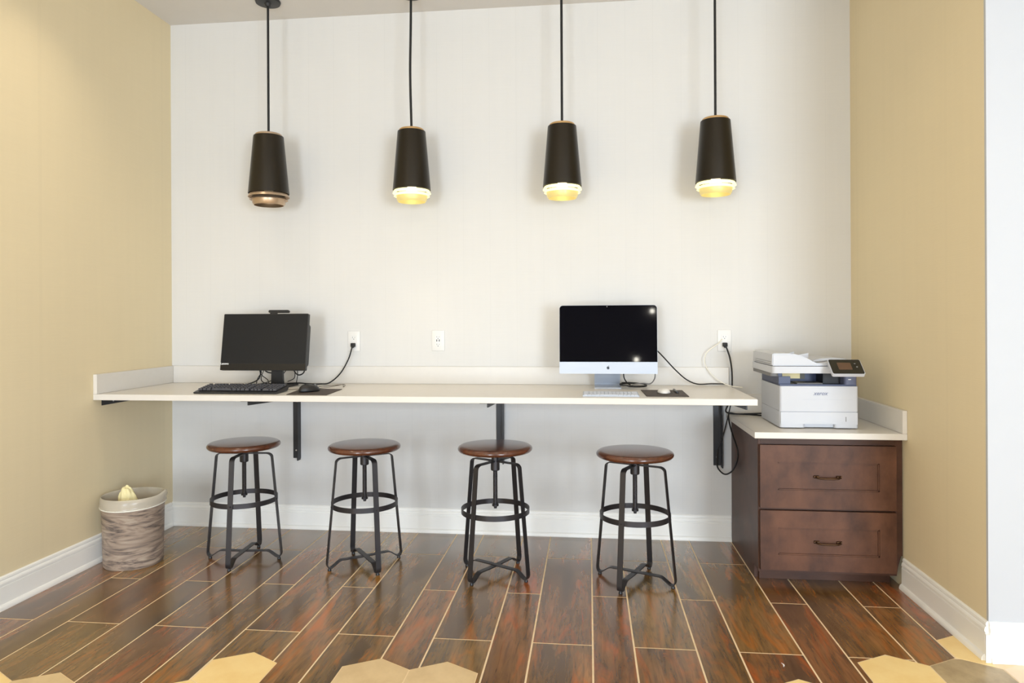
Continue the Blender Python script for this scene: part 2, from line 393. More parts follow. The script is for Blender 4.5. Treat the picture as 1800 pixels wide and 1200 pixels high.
for q in range(-8, 5):
    for kind in (0, 1):
        x0 = PX0 + q * PER + (NAR if kind else 0); x1 = PX0 + (q + 1) * PER if kind else x0 + NAR
        x0 += GR; x1 -= GR
        if x1 < XL + .01 or x0 > XR - .03: continue
        base = YW if kind else YW + PL / 2
        for j in range(-2, 3):
            y0 = base + (j - 1) * PL + GR; y1 = base + j * PL - GR
            if y0 > 0 or y1 < YEND: continue
            X0, X1 = max(x0, XL + .001), min(x1, XR - .001); Y0, Y1 = max(y0, YEND), min(y1, -.001)
            if Y1 - Y0 < .01: continue
            ox, oy = (x0 + x1) / 2, (y0 + y1) / 2
            pieces = [[(X0, Y0), (X1, Y0), (X1, Y1), (X0, Y1)]]; cut = False
            for cx, cy, _ in hexes:
                if abs(cx - ox) > .35 or not (Y0 - .2 < cy < Y1 + .2): continue
                hx = hexpoly(cx, cy, -0.0012); new = []
                for p in pieces:
                    inter = p
                    for i in range(6):
                        a, b = hx[i], hx[(i + 1) % 6]; nx, ny = b[1] - a[1], -(b[0] - a[0]); inter = clip(inter, nx, ny, nx * a[0] + ny * a[1])
                        if len(inter) < 3: break
                    if len(inter) >= 3 and parea(inter) > 1e-7: new += subtract(p, hx); cut = True
                    else: new.append(p)
                pieces = new
            if not pieces: continue
            full = not cut and X0 == x0 and X1 == x1 and Y0 == y0 and Y1 == y1
            if full and kind in shared:
                o = bpy.data.objects.new('plank', shared[kind]); COL.objects.link(o); o.parent = floor
            else:
                bm = NB()
                for p in pieces: add_prism(bm, [(x - ox, y - oy) for x, y in p], lambda a, b, d: (a, b, d), -.006, 0.0)
                o = obj('plank', bm, M_plank, floor)
                if full: shared[kind] = o.data
            o.location = (ox, oy, 0); nplank += 1

# baseboards: moulded profile (distance from wall, height)
BP = [(0, 0), (.024, 0), (.024, .007), (.022, .014), (.018, .020), (.013, .0225), (.013, .094), (.0095, .0965), (.0095, .0985), (.0135, .1005), (.0135, .109), (.0115, .115), (.0075, .1185), (.0075, .121), (.0095, .1235), (.0085, .131), (.004, .136), (0, .136)]
bm = NB(); add_prism(bm, BP, lambda p, q, d: (d, -p, q), XL, .757); struct('baseboard_back', bm, M_trim)
bm = NB(); add_prism(bm, BP, lambda p, q, d: (XL + p, d, q), YB, -.0205); struct('baseboard_left', bm, M_trim)
bm = NB(); add_prism(bm, BP, lambda p, q, d: (XR - p, d, q), YF - .0, -.6153); struct('baseboard_right', bm, M_trim)
bm = NB(); add_prism(bm, BP, lambda p, q, d: (d, YF - p, q), XR - .0, XFAR)
add_prism(bm, [(XR, YF), (XR - .012, YF), (XR - .018, YF - .018), (XR, YF - .018)], lambda p, q, d: (p, q, d), 0, .095); struct('baseboard_front_right', bm, M_trim)
bm = NB(); add_prism(bm, BP, lambda p, q, d: (d, YB + p, q), XL + .02, XFAR); struct('baseboard_rear', bm, M_trim)

# ------------------------------------------------------------------ wall worktop
ZT, ZB, WF, WR = 0.836, 0.807, -.6605, 0.746
wt = thing('worktop', 'long white quartz worktop fixed along the back wall on black brackets', 'worktop', (-.85, 0, ZB))
bm = NB(); add_box(bm, (XL + .0005, WF, ZB), (WR, -.0005, ZT), .0015, 1); obj('slab', bm, M_quartz, wt)
bm = NB(); add_box(bm, (XL + .021, -.0205, ZT + .0003), (WR, -.0005, .934), .0015, 1); obj('backsplash', bm, M_quartz, wt)
bm = NB(); add_box(bm, (XL + .0005, WF + .0005, ZT + .0003), (XL + .0205, -.0008, .934), .0015, 1); obj('side_splash', bm, M_quartz, wt)

# brackets: upright angle iron on the wall, arm below the slab with a tapered tip
def bracket(x, label, arm_dx=0.0, zlow=.405, upright=True, tip=-.62, mirror=1):
    t = thing('wall_bracket', label, 'bracket', (x, 0, ZB), 'black steel brackets under the long worktop')
    if upright:
        bm = NB(); add_box(bm, (x - .022, -.006, zlow), (x + .022, -.0006, ZB - .002)); add_box(bm, (x + .016, -.044, zlow + .004 - .012), (x + .022, -.006, ZB - .002))
        obj('upright', bm, M_blackm, t)
        bm = NB(); add_lathe(bm, [(0, 0), (.0045, 0), (.0045, .003), (.002, .004), (0, .004)], 12); bmesh.ops.rotate(bm, verts=bm.verts, cent=(0, 0, 0), matrix=Matrix.Rotation(PI / 2, 3, 'X')); bmesh.ops.translate(bm, verts=bm.verts, vec=(x - .004, -.006, zlow + .045)); obj('screw', bm, M_screw, t)
    bm = NB()
    ax = x + arm_dx
    # side view of the tapering web, swept to plate thickness, and the flat flange against the slab
    add_prism(bm, [(-.002, ZB - .0015), (tip, ZB - .0015), (tip, ZB - .024), (-.002, ZB - .055)], lambda p, q, d: (d, p, q), ax + .016, ax + .022)
    add_box(bm, (ax - .02, tip, ZB - .0062), (ax + .016, -.007, ZB - .0008))
    obj('arm', bm, M_blackm, t)
    return t
bracket(-1.672, 'black angle-iron wall bracket under the worktop between the two left stools', zlow=.405)
bracket(-.492, 'black wall bracket rising behind the third stool from the left', zlow=.405)
bracket(.688, 'black wall bracket beside the drawer cabinet with a cable behind it', zlow=.405)
# low bracket arm at the left wall
t = thing('wall_bracket', 'short black bracket at the left wall under the corner of the worktop', 'bracket', (XL, -.3, ZB), 'black steel brackets under the long worktop')
bm = NB(); add_prism(bm, [(-.04, ZB - .0015), (-.60, ZB - .0015), (-.60, ZB - .033), (-.04, ZB - .033)], lambda p, q, d: (d, p, q), XL + .0006, XL + .006)
add_box(bm, (XL + .006, -.60, ZB - .0062), (XL + .045, -.04, ZB - .0008)); obj('arm', bm, M_blackm, t)
bm = NB(); add_lathe(bm, [(0, 0), (.005, 0), (.005, .002), (0, .003)], 10); bmesh.ops.rotate(bm, verts=bm.verts, cent=(0, 0, 0), matrix=Matrix.Rotation(PI / 2, 3, 'Y')); bmesh.ops.translate(bm, verts=bm.verts, vec=(XL + .006, -.52, ZB - .017)); obj('screw', bm, M_screw, t)

# ------------------------------------------------------------------ drawer cabinet
CX0, CX1, CYF, CZT = .757, XR - .003, -.605, .660
cb = thing('drawer_cabinet', 'brown stained wooden cabinet with two deep drawers below the printer', 'cabinet', ((CX0 + CX1) / 2, -.3, 0))
bm = NB()
add_box(bm, (CX0, -.53, .0005), (CX0 + .018, -.022, CZT)); add_box(bm, (CX0, CYF + .001, .062), (CX0 + .018, -.53, CZT))
add_box(bm, (CX0 + .018, CYF + .02, .062), (XR - .025, -.022, .075)); obj('side_panel', bm, M_cab, cb)
bm = NB()
ZR = [(.0575, .0665), (.335, .3445), (.6285, CZT - .0008)]
add_box(bm, (CX0 + .0005, CYF, .052), (CX0 + .0125, CYF + .019, CZT - .0008), .001, 1)
add_box(bm, (CX1 - .032, CYF, .14), (CX1, CYF + .019, CZT - .0008), .001, 1)
add_prism(bm, [(CX1 - .032, .14), (CX1 - .032, .052), (CX1 - .026, .052), (CX1 - .02, .09), (CX1 - .012, .12), (CX1 - .006, .14)], lambda p, q, d: (p, d, q), CYF, CYF + .019)
for z0, z1 in ZR: add_box(bm, (CX0 + .0125, CYF + .0004, z0 if z0 > .1 else .052), (CX1 - .032, CYF + .019, z1))
obj('face_frame', bm, M_cab, cb)
bm = NB(); add_box(bm, (CX0 + .0185, -.545, .0005), (CX1 - .03, -.531, .0618)); obj('toe_kick', bm, M_cab, cb)
def drawer(z0, z1, pz0, pz1, hz):
    X0, X1, Y = .7635, 1.3445, CYF - .0005
    bm = NB(); th = .020; px0, px1 = .840, 1.2735
    # rails and stiles around a recessed centre panel, with a narrow bead
    for a, b in (((X0, z0), (px0, z1)), ((px1, z0), (X1, z1)), ((px0, z0), (px1, pz0)), ((px0, pz1), (px1, z1))):
        add_box(bm, (a[0], Y - th, a[1]), (b[0], Y, b[1]))
    for a, b in (((px0, pz0), (px0 + .005, pz1)), ((px1 - .005, pz0), (px1, pz1)), ((px0, pz0), (px1, pz0 + .005)), ((px0, pz1 - .005), (px1, pz1))):
        add_box(bm, (a[0], Y - th + .004, a[1]), (b[0], Y - .002, b[1]))
    d = obj('drawer', bm, M_cabf, cb)
    bm = NB(); add_box(bm, (px0 + .0055, Y - .011, pz0 + .0055), (px1 - .0055, Y - .003, pz1 - .0055)); obj('panel', bm, M_cabf, d, world=True)
    bm = NB(); hx0, hx1 = 1.004, 1.107; yy = Y - .0112
    for hx in (hx0, hx1):
        s = 1 if hx == hx0 else -1
        add_tube(bm, [(hx - s * .008, yy - .002, hz), (hx + s * .014, yy - .002, hz)], .0062, 12, 2)
        add_tube(bm, [(hx, yy - .002, hz), (hx + s * .002, yy - .014, hz - .001), (hx + s * .012, yy - .022, hz - .003), (hx + s * .03, yy - .024, hz - .004)], .0042, 10, 5)
    add_tube(bm, [(hx0 + .028, yy - .024, hz - .004), (hx1 - .028, yy - .024, hz - .004)], .0042, 10, 2)
    h = obj('handle', bm, M_bronze, d, smooth=40); h['label'] = 'aged bronze bar pull'
drawer(.3455, .6275, .4265, .5515, .487)
drawer(.0675, .334, .137, .2585, .196)

ct = thing('cabinet_worktop', 'white quartz top with splash on the brown drawer cabinet, under the printer', 'worktop', (1.05, -.3, CZT))
CT0, CT1, CTF = .660, .688, -.652
bm = NB(); add_box(bm, (.7335, CTF, CT0 + .0004), (XR - .0008, -.0008, CT1), .0015, 1); obj('slab', bm, M_quartz, ct)
bm = NB(); add_box(bm, (.7335, -.0208, CT1 + .0003), (XR - .021, -.0008, .7895), .0015, 1); obj('backsplash', bm, M_quartz, ct)
bm = NB(); add_box(bm, (XR - .0205, CTF + .0004, CT1 + .0003), (XR - .0008, -.001, .7895), .0015, 1); obj('side_splash', bm, M_quartz, ct)

# ------------------------------------------------------------------ pendant lamps
def pendant(x, label, lit, y=-.23, bend=0.0, rs=1.0):
    t = thing('pendant_lamp', label, 'lamp', (x, y, CEIL), 'row of dark cone pendant lamps')
    zb, zt = 1.886, 2.198
    bm = NB(); add_lathe(bm, [(0, -.0005), (.066, -.0005), (.067, -.004), (.064, -.013), (.02, -.016), (.013, -.03), (.0075, -.032), (0, -.032)], 48, (x, y, CEIL)); obj('canopy', bm, M_blackm, t, smooth=35)
    bm = NB(); add_tube(bm, [(x, y, CEIL - .03), (x + bend * .3, y, 2.75), (x + bend, y, 2.5), (x, y, zt + .01)], .0065, 10, 10); obj('cord', bm, M_cord, t, smooth=60)
    bm = NB(); add_lathe(bm, [(0, zt + .016), (.012, zt + .016), (.012, zt + .013), (.060 * rs, zt + .013), (.0655 * rs, zt + .009), (.0665 * rs, zt - .002), (0, zt - .002)], 48, (x, y, 0)); cp = obj('top_cap', bm, M_copper if not lit else M_gold, t, smooth=35)
    bm = NB(); r0, r1 = .0735 * rs, .1005 * rs
    add_lathe(bm, [(r0 - .004, zt), (r0, zt - .001), (r0 + .001, zt - .006), (r1, zb), (r1 - .003, zb), (r0 - .003, zt - .006), (.01, zt - .006), (.01, zt)], 64, (x, y, 0), closed=True)
    obj('shade', bm, M_shade, t, smooth=35)
    gm = M_ringlit if lit else M_copper
    def ring(za, ra, zc, rb, m_):
        bm = NB(); add_lathe(bm, [(ra, za), (rb, zc), (rb - .0015, zc - .001), (ra - .003, za - .001)], 64, (x, y, 0), closed=True)
        return obj('louvre_ring', bm, m_, t, smooth=50)
    ring(zb - .002, .094 * rs, zb - .019, .1015 * rs, gm)
    ring(zb - .017, .080 * rs, zb - .034, .0945 * rs, gm)
    bm = NB(); add_lathe(bm, [(.072 * rs, zb - .026), (.082 * rs, zb - .030), (.0795 * rs, zb - .052), (.073 * rs, zb - .063), (.071 * rs, zb - .063), (.0755 * rs, zb - .050), (.0775 * rs, zb - .033)], 64, (x, y, 0), closed=True)
    obj('louvre_ring', bm, M_ringlow if lit else M_copper, t, smooth=50)
    bm = NB(); add_lathe(bm, [(.004, zb + .02), (.022, zb + .02), (.03, zb), (.026, zb - .03), (.012, zb - .042), (0, zb - .044)], 24, (x, y, 0))
    obj('bulb', bm, mat('bulb_lit' if lit else 'bulb_off', (255, 244, 214), .3, emit=(255, 236, 190), estr=3.0 if lit else 0.0), t, smooth=60)
    if lit:
        d = bpy.data.lights.new('pendant_light', 'SPOT'); d.energy = 2.8; d.color = (1.0, .78, .44); d.shadow_soft_size = .03; d.spot_size = 1.15; d.spot_blend = 1.0
        o = bpy.data.objects.new('pendant_light', d); COL.objects.link(o); o.parent = t; o.location = (0, 0, zb - .066 - CEIL)
    return t
pendant(-1.7275, 'unlit dark bronze cone pendant lamp with copper rings, nearest the left wall', False, rs=1.07)
pendant(-.9315, 'lit dark cone pendant lamp second from the left, above the empty worktop', True, bend=-.006)
pendant(-.1325, 'lit dark cone pendant lamp hanging just left of the silver computer', True)
pendant(.6445, 'lit dark cone pendant lamp nearest the right wall, its shadow showing beside it', True)

# ------------------------------------------------------------------ stools
def seat_bm(zt):
    bm = NB()
    add_lathe(bm, [(0, zt), (.150, zt), (.164, zt - .0015), (.1725, zt - .007), (.1755, zt - .014), (.174, zt - .021), (.168, zt - .027), (.155, zt - .030), (0, zt - .030)], 72)
    return bm
def make_stool(label, x, y, ang, dz):
    t = thing('bar_stool', label, 'stool', (x, y, 0), 'round wooden adjustable stools in front of the worktop', math.radians(ang))
    zt = .600 + dz
    s = obj('seat', seat_bm(zt), M_seat, t, smooth=40, world=False)
    s.rotation_euler = (0, 0, -math.radians(ang) + random.uniform(-.4, .4))
    for k in range(4):
        bm = NB()
        zo = .0016 * (k % 2)
        path = fillet([(.010, .531), (.125, .531), (.1415, .520), (.1885, .030), (.181, .0135), (.166, .0135), (.124, .043), (.0, .040 + zo * 2)], .012, 5)
        add_strip(bm, path, .025, .0045)
        bmesh.ops.bevel(bm, geom=[e for e in bm.edges], offset=.0006, segments=1, affect='EDGES') if False else None
        leg = obj('leg', bm, M_stoolm, t, smooth=30, world=False); leg.rotation_euler = (0, 0, k * PI / 2)
        bm = NB(); add_lathe(bm, [(0, .0005), (.0085, .0005), (.009, .004), (.006, .010), (.005, .0135), (0, .0135)], 16, (.176, 0, 0)); f = obj('foot', bm, M_blackp, leg, smooth=40, world=False)
        bm = NB(); add_lathe(bm, [(0, 0), (.0045, 0), (.0045, .002), (.003, .0035), (0, .0035)], 12)
        bmesh.ops.rotate(bm, verts=bm.verts, cent=(0, 0, 0), matrix=Matrix.Rotation(PI / 2, 3, 'Y')); bmesh.ops.translate(bm, verts=bm.verts, vec=(.1655, 0, .302)); obj('bolt', bm, M_stoolm, leg, smooth=40, world=False)
    bm = NB(); ro = .1605
    add_lathe(bm, [(ro, .290), (ro, .314), (ro - .0035, .314), (ro - .0035, .290)], 80, closed=True); obj('foot_ring', bm, M_stoolm, t, smooth=30, world=False)
    bm = NB(); add_lathe(bm, [(0, zt - .0305), (.045, zt - .0305), (.045, zt - .035), (.0175, zt - .036), (.0175, .5355), (.021, .535), (.021, .490), (.018, .487), (0, .487)], 28); obj('collar', bm, M_stoolm, t, smooth=30, world=False)
    bm = NB(); prof = [(0, .4865)]
    z = .4865
    while z > .335: prof += [(.0108, z), (.0098, z - .003)]; z -= .006
    prof += [(.0108, .334), (.0108, .330), (.0155, .329), (.0155, .320), (.0075, .318), (.007, .309), (0, .308)]
    add_lathe(bm, prof, 20); obj('screw_post', bm, M_stoolm, t, smooth=30, world=False)
    return t
make_stool('round brown-seated metal stool furthest left, beside the wood-pattern bin', -1.726, -.520, 4.0, -.012)
make_stool('second stool from the left, its brown round seat lit reddish', -1.096, -.538, 37.5, -.010)
make_stool('third stool from the left, standing in front of the middle wall bracket', -.440, -.607, 59.5, .006)
make_stool('rightmost round wooden stool, nearest the drawer cabinet', .207, -.635, 65.0, -.005)

# ------------------------------------------------------------------ waste bin
bx, by = -2.252, -.622
bn = thing('waste_bin', 'round waste bin with weathered wood-grain pattern beside the left wall', 'bin', (bx, by, 0))
bm = NB()
add_lathe(bm, [(0, .0006), (.130, .0006), (.1325, .004), (.134, .012), (.1405, .330), (.1425, .333), (.1405, .336), (.1375, .333), (.131, .014), (0, .012)], 72, (bx, by, 0)); obj('body', bm, M_binw, bn, smooth=50)
bag = thing('bin_liner', 'clear plastic bin liner folded over the rim of the waste bin', 'bag', (bx, by, .25))
bm = NB(); n = 96
rng = random.Random(3)
ph = [rng.uniform(0, 6.28) for _ in range(6)]
def wv(a, k): return .5 * math.sin(a * 5 + ph[0] + k) + .3 * math.sin(a * 11 + ph[1]) + .25 * math.sin(a * 19 + ph[2] + k * 2)
rows = []
drop = lambda a: .030 + .014 * (0.5 + .5 * math.cos(a + PI / 2)) + .004 * wv(a, 0)          # longer at the front
for k, (dr, dzf) in enumerate(((-.012, -.09), (-.008, -.03), (-.003, .004), (.0005, .0072), (.0045, .003), (.0055, -.35), (.0065, -.7), (.0060, -.97), (.0075, -1.0))):
    row = []
    for i in range(n):
        a = 2 * PI * i / n
        r = .1395 + dr + .0011 * wv(a, k) * (1 if k > 4 else .8) + (.001 if k > 4 else 0)
        if k > 3: r = max(r, .1440)
        if k < 2: r = min(r, .1345)
        z = .3325 + (dzf if k < 5 else dzf * drop(a))
        # a puffed corner standing up at the right
        d = math.exp(-((a - .25) / .28) ** 2) + math.exp(-((a - .25 - 2 * PI) / .28) ** 2)
        if 2 <= k <= 5: z += .016 * d; r += .010 * d
        row.append(bm.verts.new((bx + r * math.cos(a), by + r * math.sin(a), z)))
    rows.append(row)
for A, B in zip(rows, rows[1:]):
    for i in range(n): bm.faces.new((A[i], A[(i + 1) % n], B[(i + 1) % n], B[i]))
bmesh.ops.recalc_face_normals(bm, faces=bm.faces[:])
obj('film', bm, M_bag, bag, smooth=60)
bm = NB(); add_lathe(bm, [(.1450, .288), (.1480, .288), (.1485, .2855), (.1480, .283), (.1450, .283)], 72, (bx, by, 0), closed=True, wob=lambda k, a: -.014 * (0.5 + .5 * math.cos(a + PI / 2)) + .016); obj('drawstring_edge', bm, M_creamp, bag, smooth=60)
def crumple(name, label, base, s, seed, mt, pts_scale):
    bm = NB(); bmesh.ops.create_icosphere(bm, subdivisions=3, radius=1); rg = random.Random(seed)
    dirs = [Vector((rg.uniform(-1, 1), rg.uniform(-1, 1), rg.uniform(-1, 1))).normalized() for _ in range(14)]
    for v in bm.verts:
        m_ = max(abs(v.co.dot(d)) ** 6 for d in dirs); v.co *= .62 + .38 * m_ + rg.uniform(-.03, .03)
        if v.co.z > 0: v.co.x *= 1 - .55 * v.co.z; v.co.y *= 1 - .55 * v.co.z; v.co.x -= .25 * v.co.z
        v.co = Vector((v.co.x * pts_scale[0], v.co.y * pts_scale[1], v.co.z * pts_scale[2]))
        v.co += Vector((0, 0, pts_scale[2]))
    o = obj(name, bm, mt); o.location = base; return tag(o, label, 'paper')
crumple('crumpled_paper', 'crumpled pale yellow paper sticking up out of the waste bin', (bx - .022, by - .01, .225), 1, 5, M_paper, (.052, .045, .085))
bm = NB(); pts = []
for k in range(9):
    a = -1.2 + k * .3; pts.append((.6575 + .012 * math.cos(a) - .004, -1.37 + .014 * math.sin(a)))
pts2 = [(p[0] - .005 * math.sin(PI * i / 8), p[1] + .002) for i, p in enumerate(pts)][::-1]
add_prism(bm, pts + pts2[1:-1], lambda p, q, d: (p, q, d), .0006, .0016); solo('paper_scrap', bm, M_badge, 'tiny curved white scrap lying on the wooden floor', 'paper', (.6575, -1.37, .0006))

# ------------------------------------------------------------------ wall sockets
def outlet(x, z, label, usb=False):
    t = thing('wall_socket', label, 'socket', (x, 0, z), 'white wall sockets above the worktop')
    bm = NB(); add_box(bm, (x - .036, -.0065, z - .0575), (x + .036, -.0004, z + .0575), .0025, 2); obj('cover_plate', bm, M_plate, t, smooth=40)
    bm = NB(); add_box(bm, (x - .0165, -.0085, z - .033), (x + .0165, -.0064, z + .033), .001, 1); ins = obj('receptacle', bm, M_plate, t)
    bm = NB()
    for s in (1, -1):
        zz = z + s * .021
        add_box(bm, (x - .0075, -.0088, zz - .004), (x - .0055, -.0084, zz + .005)); add_box(bm, (x + .0055, -.0088, zz - .003), (x + .0072, -.0084, zz + .004))
        add_tube(bm, [(x, -.0088, zz - .009), (x, -.0083, zz - .009)], .0026, 10, 1)
    if usb:
        add_box(bm, (x - .0095, -.0089, z - .005), (x - .0045, -.0084, z + .007)); add_box(bm, (x + .0045, -.0089, z - .005), (x + .0095, -.0084, z + .007))
    obj('slots', bm, M_logok if usb else M_greyp, ins, world=True)['kind'] = 'stuff'
    return t
outlet(-1.331, 1.0765, 'left white wall socket with a black plug, right of the black computer')
outlet(-.842, 1.079, 'middle white wall socket with nothing plugged in', usb=True)
outlet(.7265, 1.0765, 'right white wall socket with black plug above the right end of worktop')

def cable(name, label, pts, r, m_=None, plug=None, base=None):
    t = thing(name, label, 'cable', base or pts[0])
    bm = NB(); add_tube(bm, pts, r, 8, 8); obj('wire', bm, m_ or M_cord, t, smooth=60)
    if plug:
        x, y, z = plug
        bm = NB(); add_box(bm, (x - .012, y - .024, z - .011), (x + .012, y, z + .011), .004, 2); add_box(bm, (x - .007, y - .028, z - .016), (x + .007, y - .012, z - .004), .002, 1); obj('plug', bm, M_cord, t, smooth=40)
    return t

# ------------------------------------------------------------------ black all-in-one computer
pc = thing('desktop_computer', 'black all-in-one computer with tilted screen on left part of worktop', 'computer', (-1.70, -.2, ZT))
TB = math.radians(9.2); pcx = -1.7395; pw, phh = .478, .307; P0 = Vector((pcx, -.292, .930))
def tilt(bm, P=P0, ang=TB):
    bmesh.ops.rotate(bm, verts=bm.verts, cent=(0, 0, 0), matrix=Matrix.Rotation(-ang, 3, 'X')); bmesh.ops.translate(bm, verts=bm.verts, vec=P); return bm
h = pw / 2
bm = NB(); add_prism(bm, rrect(-h, h, 0, phh, .005, 3), lambda p, q, d: (p, d, q), 0, .022); tilt(bm); obj('housing', bm, M_blackp, pc)
bm = NB(); add_prism(bm, rrect(-h + .02, h - .004, .02, phh - .05, .02, 4), lambda p, q, d: (p, d, q), .0222, .050); tilt(bm); obj('rear_cover', bm, M_blackp, pc)
bm = NB(); add_box(bm, (-h + .004, -.0008, .036), (h - .004, -.0002, phh - .004)); tilt(bm); scr = obj('screen', bm, M_screen, pc)
bm = NB(); add_box(bm, (-h + .001, -.0012, .001), (h - .001, -.0002, .0345)); tilt(bm); obj('chin', bm, mat('gloss_black_chin', (20, 20, 22), .2), pc)
bm = text_bm('Lenovo', .0155, bold=.0003); bmesh.ops.translate(bm, verts=bm.verts, vec=(-h + .024, -.0018, .0350)); tilt(bm); lg = obj('logo', bm, M_badge, pc); lg['label'] = 'small white maker lettering'
bm = NB(); add_prism(bm, rrect(.011, .128, phh + .006, phh + .021, .0074, 4), lambda p, q, d: (p, d, q), .001, .014); add_box(bm, (.02, .003, phh - .001), (.06, .012, phh + .007)); tilt(bm, P0 + Vector((0, 0, 0))); obj('webcam', bm, M_blackp, pc, smooth=30)
bm = NB(); add_prism(bm, [(-.034, 0), (.034, 0), (.028, .16), (-.028, .16)], lambda p, q, d: (-1.703 + p, -.195 + d, ZT + .008 + q), 0, .02); obj('stand', bm, M_blackp, pc)
bm = NB(); add_prism(bm, rrect(-1.800, -1.608, -.262, -.105, .03, 6), lambda p, q, d: (p, q, d), ZT + .0004, ZT + .009); obj('base', bm, M_blackp, pc)

kb = thing('computer_keyboard', 'black wired keyboard with chunky keys in front of the black computer', 'keyboard', (-1.733, -.52, ZT))
KX0, KX1, KY0, KY1 = -1.946, -1.519, -.602, -.452
bm = NB(); sl = lambda p, q, d: (d, p, ZT + .0005 + q)
add_prism(bm, [(KY0, .002), (KY0 + .004, 0), (KY0 + .03, 0), (KY1 - .02, .004), (KY1, .020), (KY1 - .004, .029), (KY0 + .022, .012), (KY0, .007)], sl, KX0, KX1); obj('case', bm, M_blackp, kb)
bm = NB()
for r_ in range(6):
    t_ = r_ / 5; yy = KY0 + .030 + r_ * .0192 + (.004 if r_ == 5 else 0)
    xk = KX0 + .010; zz = ZT + .0135 + (yy - KY0 - .022) * .137
    widths = {0: [1.4, 1.1, 1.3, 6.2, 1.3, 1.1, 1.3, 1.3, .4, 1, 1, 1, .4, 2, 1, 1], 5: [1, .6, 1, 1, 1, 1, .4, 1, 1, 1, 1, .4, 1, 1, 1, 1, .3, 1, 1, 1, .3, 1, 1, 1, 1]}.get(r_, [1.4] + [1] * 12 + [1.8, .4, 1, 1, 1, .4, 1, 1, 1, 1])
    tot = sum(widths); ux = (KX1 - KX0 - .020) / tot
    for wd in widths:
        if wd >= 1 or (wd == .6 and False):
            mm = Matrix.Translation((xk + wd * ux / 2, yy, zz + .0055))
            vs = bmesh.ops.create_cube(bm, size=1, matrix=mm @ Matrix.Diagonal((wd * ux - .0036, .0152, .010, 1)))['verts']
            for v in vs:
                if v.co.z > zz + .004: v.co.x += (xk + wd * ux / 2 - v.co.x) * .12; v.co.y += (yy - v.co.y) * .22
        xk += wd * ux
ks = obj('keys', bm, M_key, kb); ks['kind'] = 'stuff'
bm = NB(); add_box(bm, (KX0 + .05, KY1 - .02, ZT + .0004), (KX0 + .07, KY1 - .012, ZT + .012)); add_box(bm, (KX1 - .07, KY1 - .02, ZT + .0004), (KX1 - .05, KY1 - .012, ZT + .012)); obj('prop_feet', bm, M_blackp, kb)['kind'] = 'stuff'

bm = NB(); add_prism(bm, [(-1.456, -.625), (-1.252, -.632), (-1.276, -.352), (-1.497, -.338)], lambda p, q, d: (p, q, d), ZT + .0004, ZT + .0030)
solo('mouse_pad', bm, M_pad, 'thin dark mouse pad beside the black keyboard', 'mouse pad', (-1.37, -.49, ZT + .0004))
def mouse(name, label, x, y, z, rz, sx, sy, sz, mt, parts):
    t = thing(name, label, 'mouse', (x, y, z), None, rz)
    bm = NB(); bmesh.ops.create_uvsphere(bm, u_segments=28, v_segments=16, radius=1)
    for v in bm.verts:
        c = v.co
        if c.z < 0: c.z *= .12
        f = 1 - .18 * max(0, -c.y) ** 2
        c.x = math.copysign(abs(c.x) ** .8, c.x) * sx * f; c.y = math.copysign(abs(c.y) ** .85, c.y) * sy; c.z = c.z * sz * (1 - .2 * c.y / sy) + .0012 + .12 * sz
    zmin = min(v.co.z for v in bm.verts)
    for v in bm.verts: v.co.z -= zmin
    b = obj('body', bm, mt, t, smooth=60, world=False)
    if parts:
        bm = NB(); add_tube(bm, [(-.003, sy * .55, sz * .86), (.003, sy * .55, sz * .86)], .008, 16, 1); obj('scroll_wheel', bm, M_greyp, t, smooth=40, world=False)
    return t
mouse('computer_mouse', 'black corded mouse on the dark pad beside the black keyboard', -1.392, -.500, ZT + .0032, -.7, .030, .056, .034, M_blackp, True)

cable('power_cable', 'black power cable rising from the black computer to the left socket', [(-1.66, -.16, ZT + .012), (-1.60, -.15, ZT + .014), (-1.545, -.13, ZT + .0075), (-1.49, -.105, ZT + .0052), (-1.445, -.085, ZT + .011), (-1.392, -.058, .898), (-1.352, -.040, .975), (-1.334, -.034, 1.035), (-1.331, -.030, 1.052)], .0038, plug=(-1.331, -.0088, 1.0555), base=(-1.5, -.11, ZT))
bm = NB(); 
tg = thing('cable_tangle', 'tangle of thin black cables hanging beneath the black computer screen', 'cable', (-1.72, -.18, ZT))
T = [[(-1.80, -.20, .955), (-1.80, -.19, .90), (-1.815, -.2, .868), (-1.86, -.24, ZT + .012), (-1.92, -.30, ZT + .0068), (-1.88, -.40, ZT + .0068)],
     [(-1.79, -.20, .95), (-1.77, -.18, .915), (-1.735, -.17, .905), (-1.70, -.160, .90)],
     [(-1.64, -.16, .95), (-1.625, -.15, .92), (-1.61, -.15, .90), (-1.59, -.15, .895), (-1.555, -.18, .912), (-1.54, -.2, .95)],
     [(-1.80, -.21, .94), (-1.79, -.2, .90), (-1.76, -.19, .872), (-1.73, -.225, ZT + .018), (-1.68, -.23, ZT + .014)],
     [(-1.83, -.2, ZT + .0068), (-1.79, -.16, ZT + .014), (-1.745, -.16, ZT + .03), (-1.70, -.160, ZT + .045), (-1.66, -.158, .93)],
     [(-1.83, -.18, ZT + .0068), (-1.81, -.2, .88), (-1.79, -.2, .91), (-1.80, -.2, .935)],
     [(-1.62, -.2, .945), (-1.60, -.2, .92), (-1.61, -.18, .88), (-1.66, -.152, ZT + .022)],
     [(-1.58, -.21, .94), (-1.578, -.21, .90), (-1.59, -.2, ZT + .014)],
     [(-1.77, -.2, .94), (-1.79, -.2, .87), (-1.76, -.15, ZT + .0068), (-1.70, -.09, ZT + .0068), (-1.6, -.09, ZT + .0068), (-1.50, -.17, ZT + .0068), (-1.46, -.23, ZT + .0068)]]
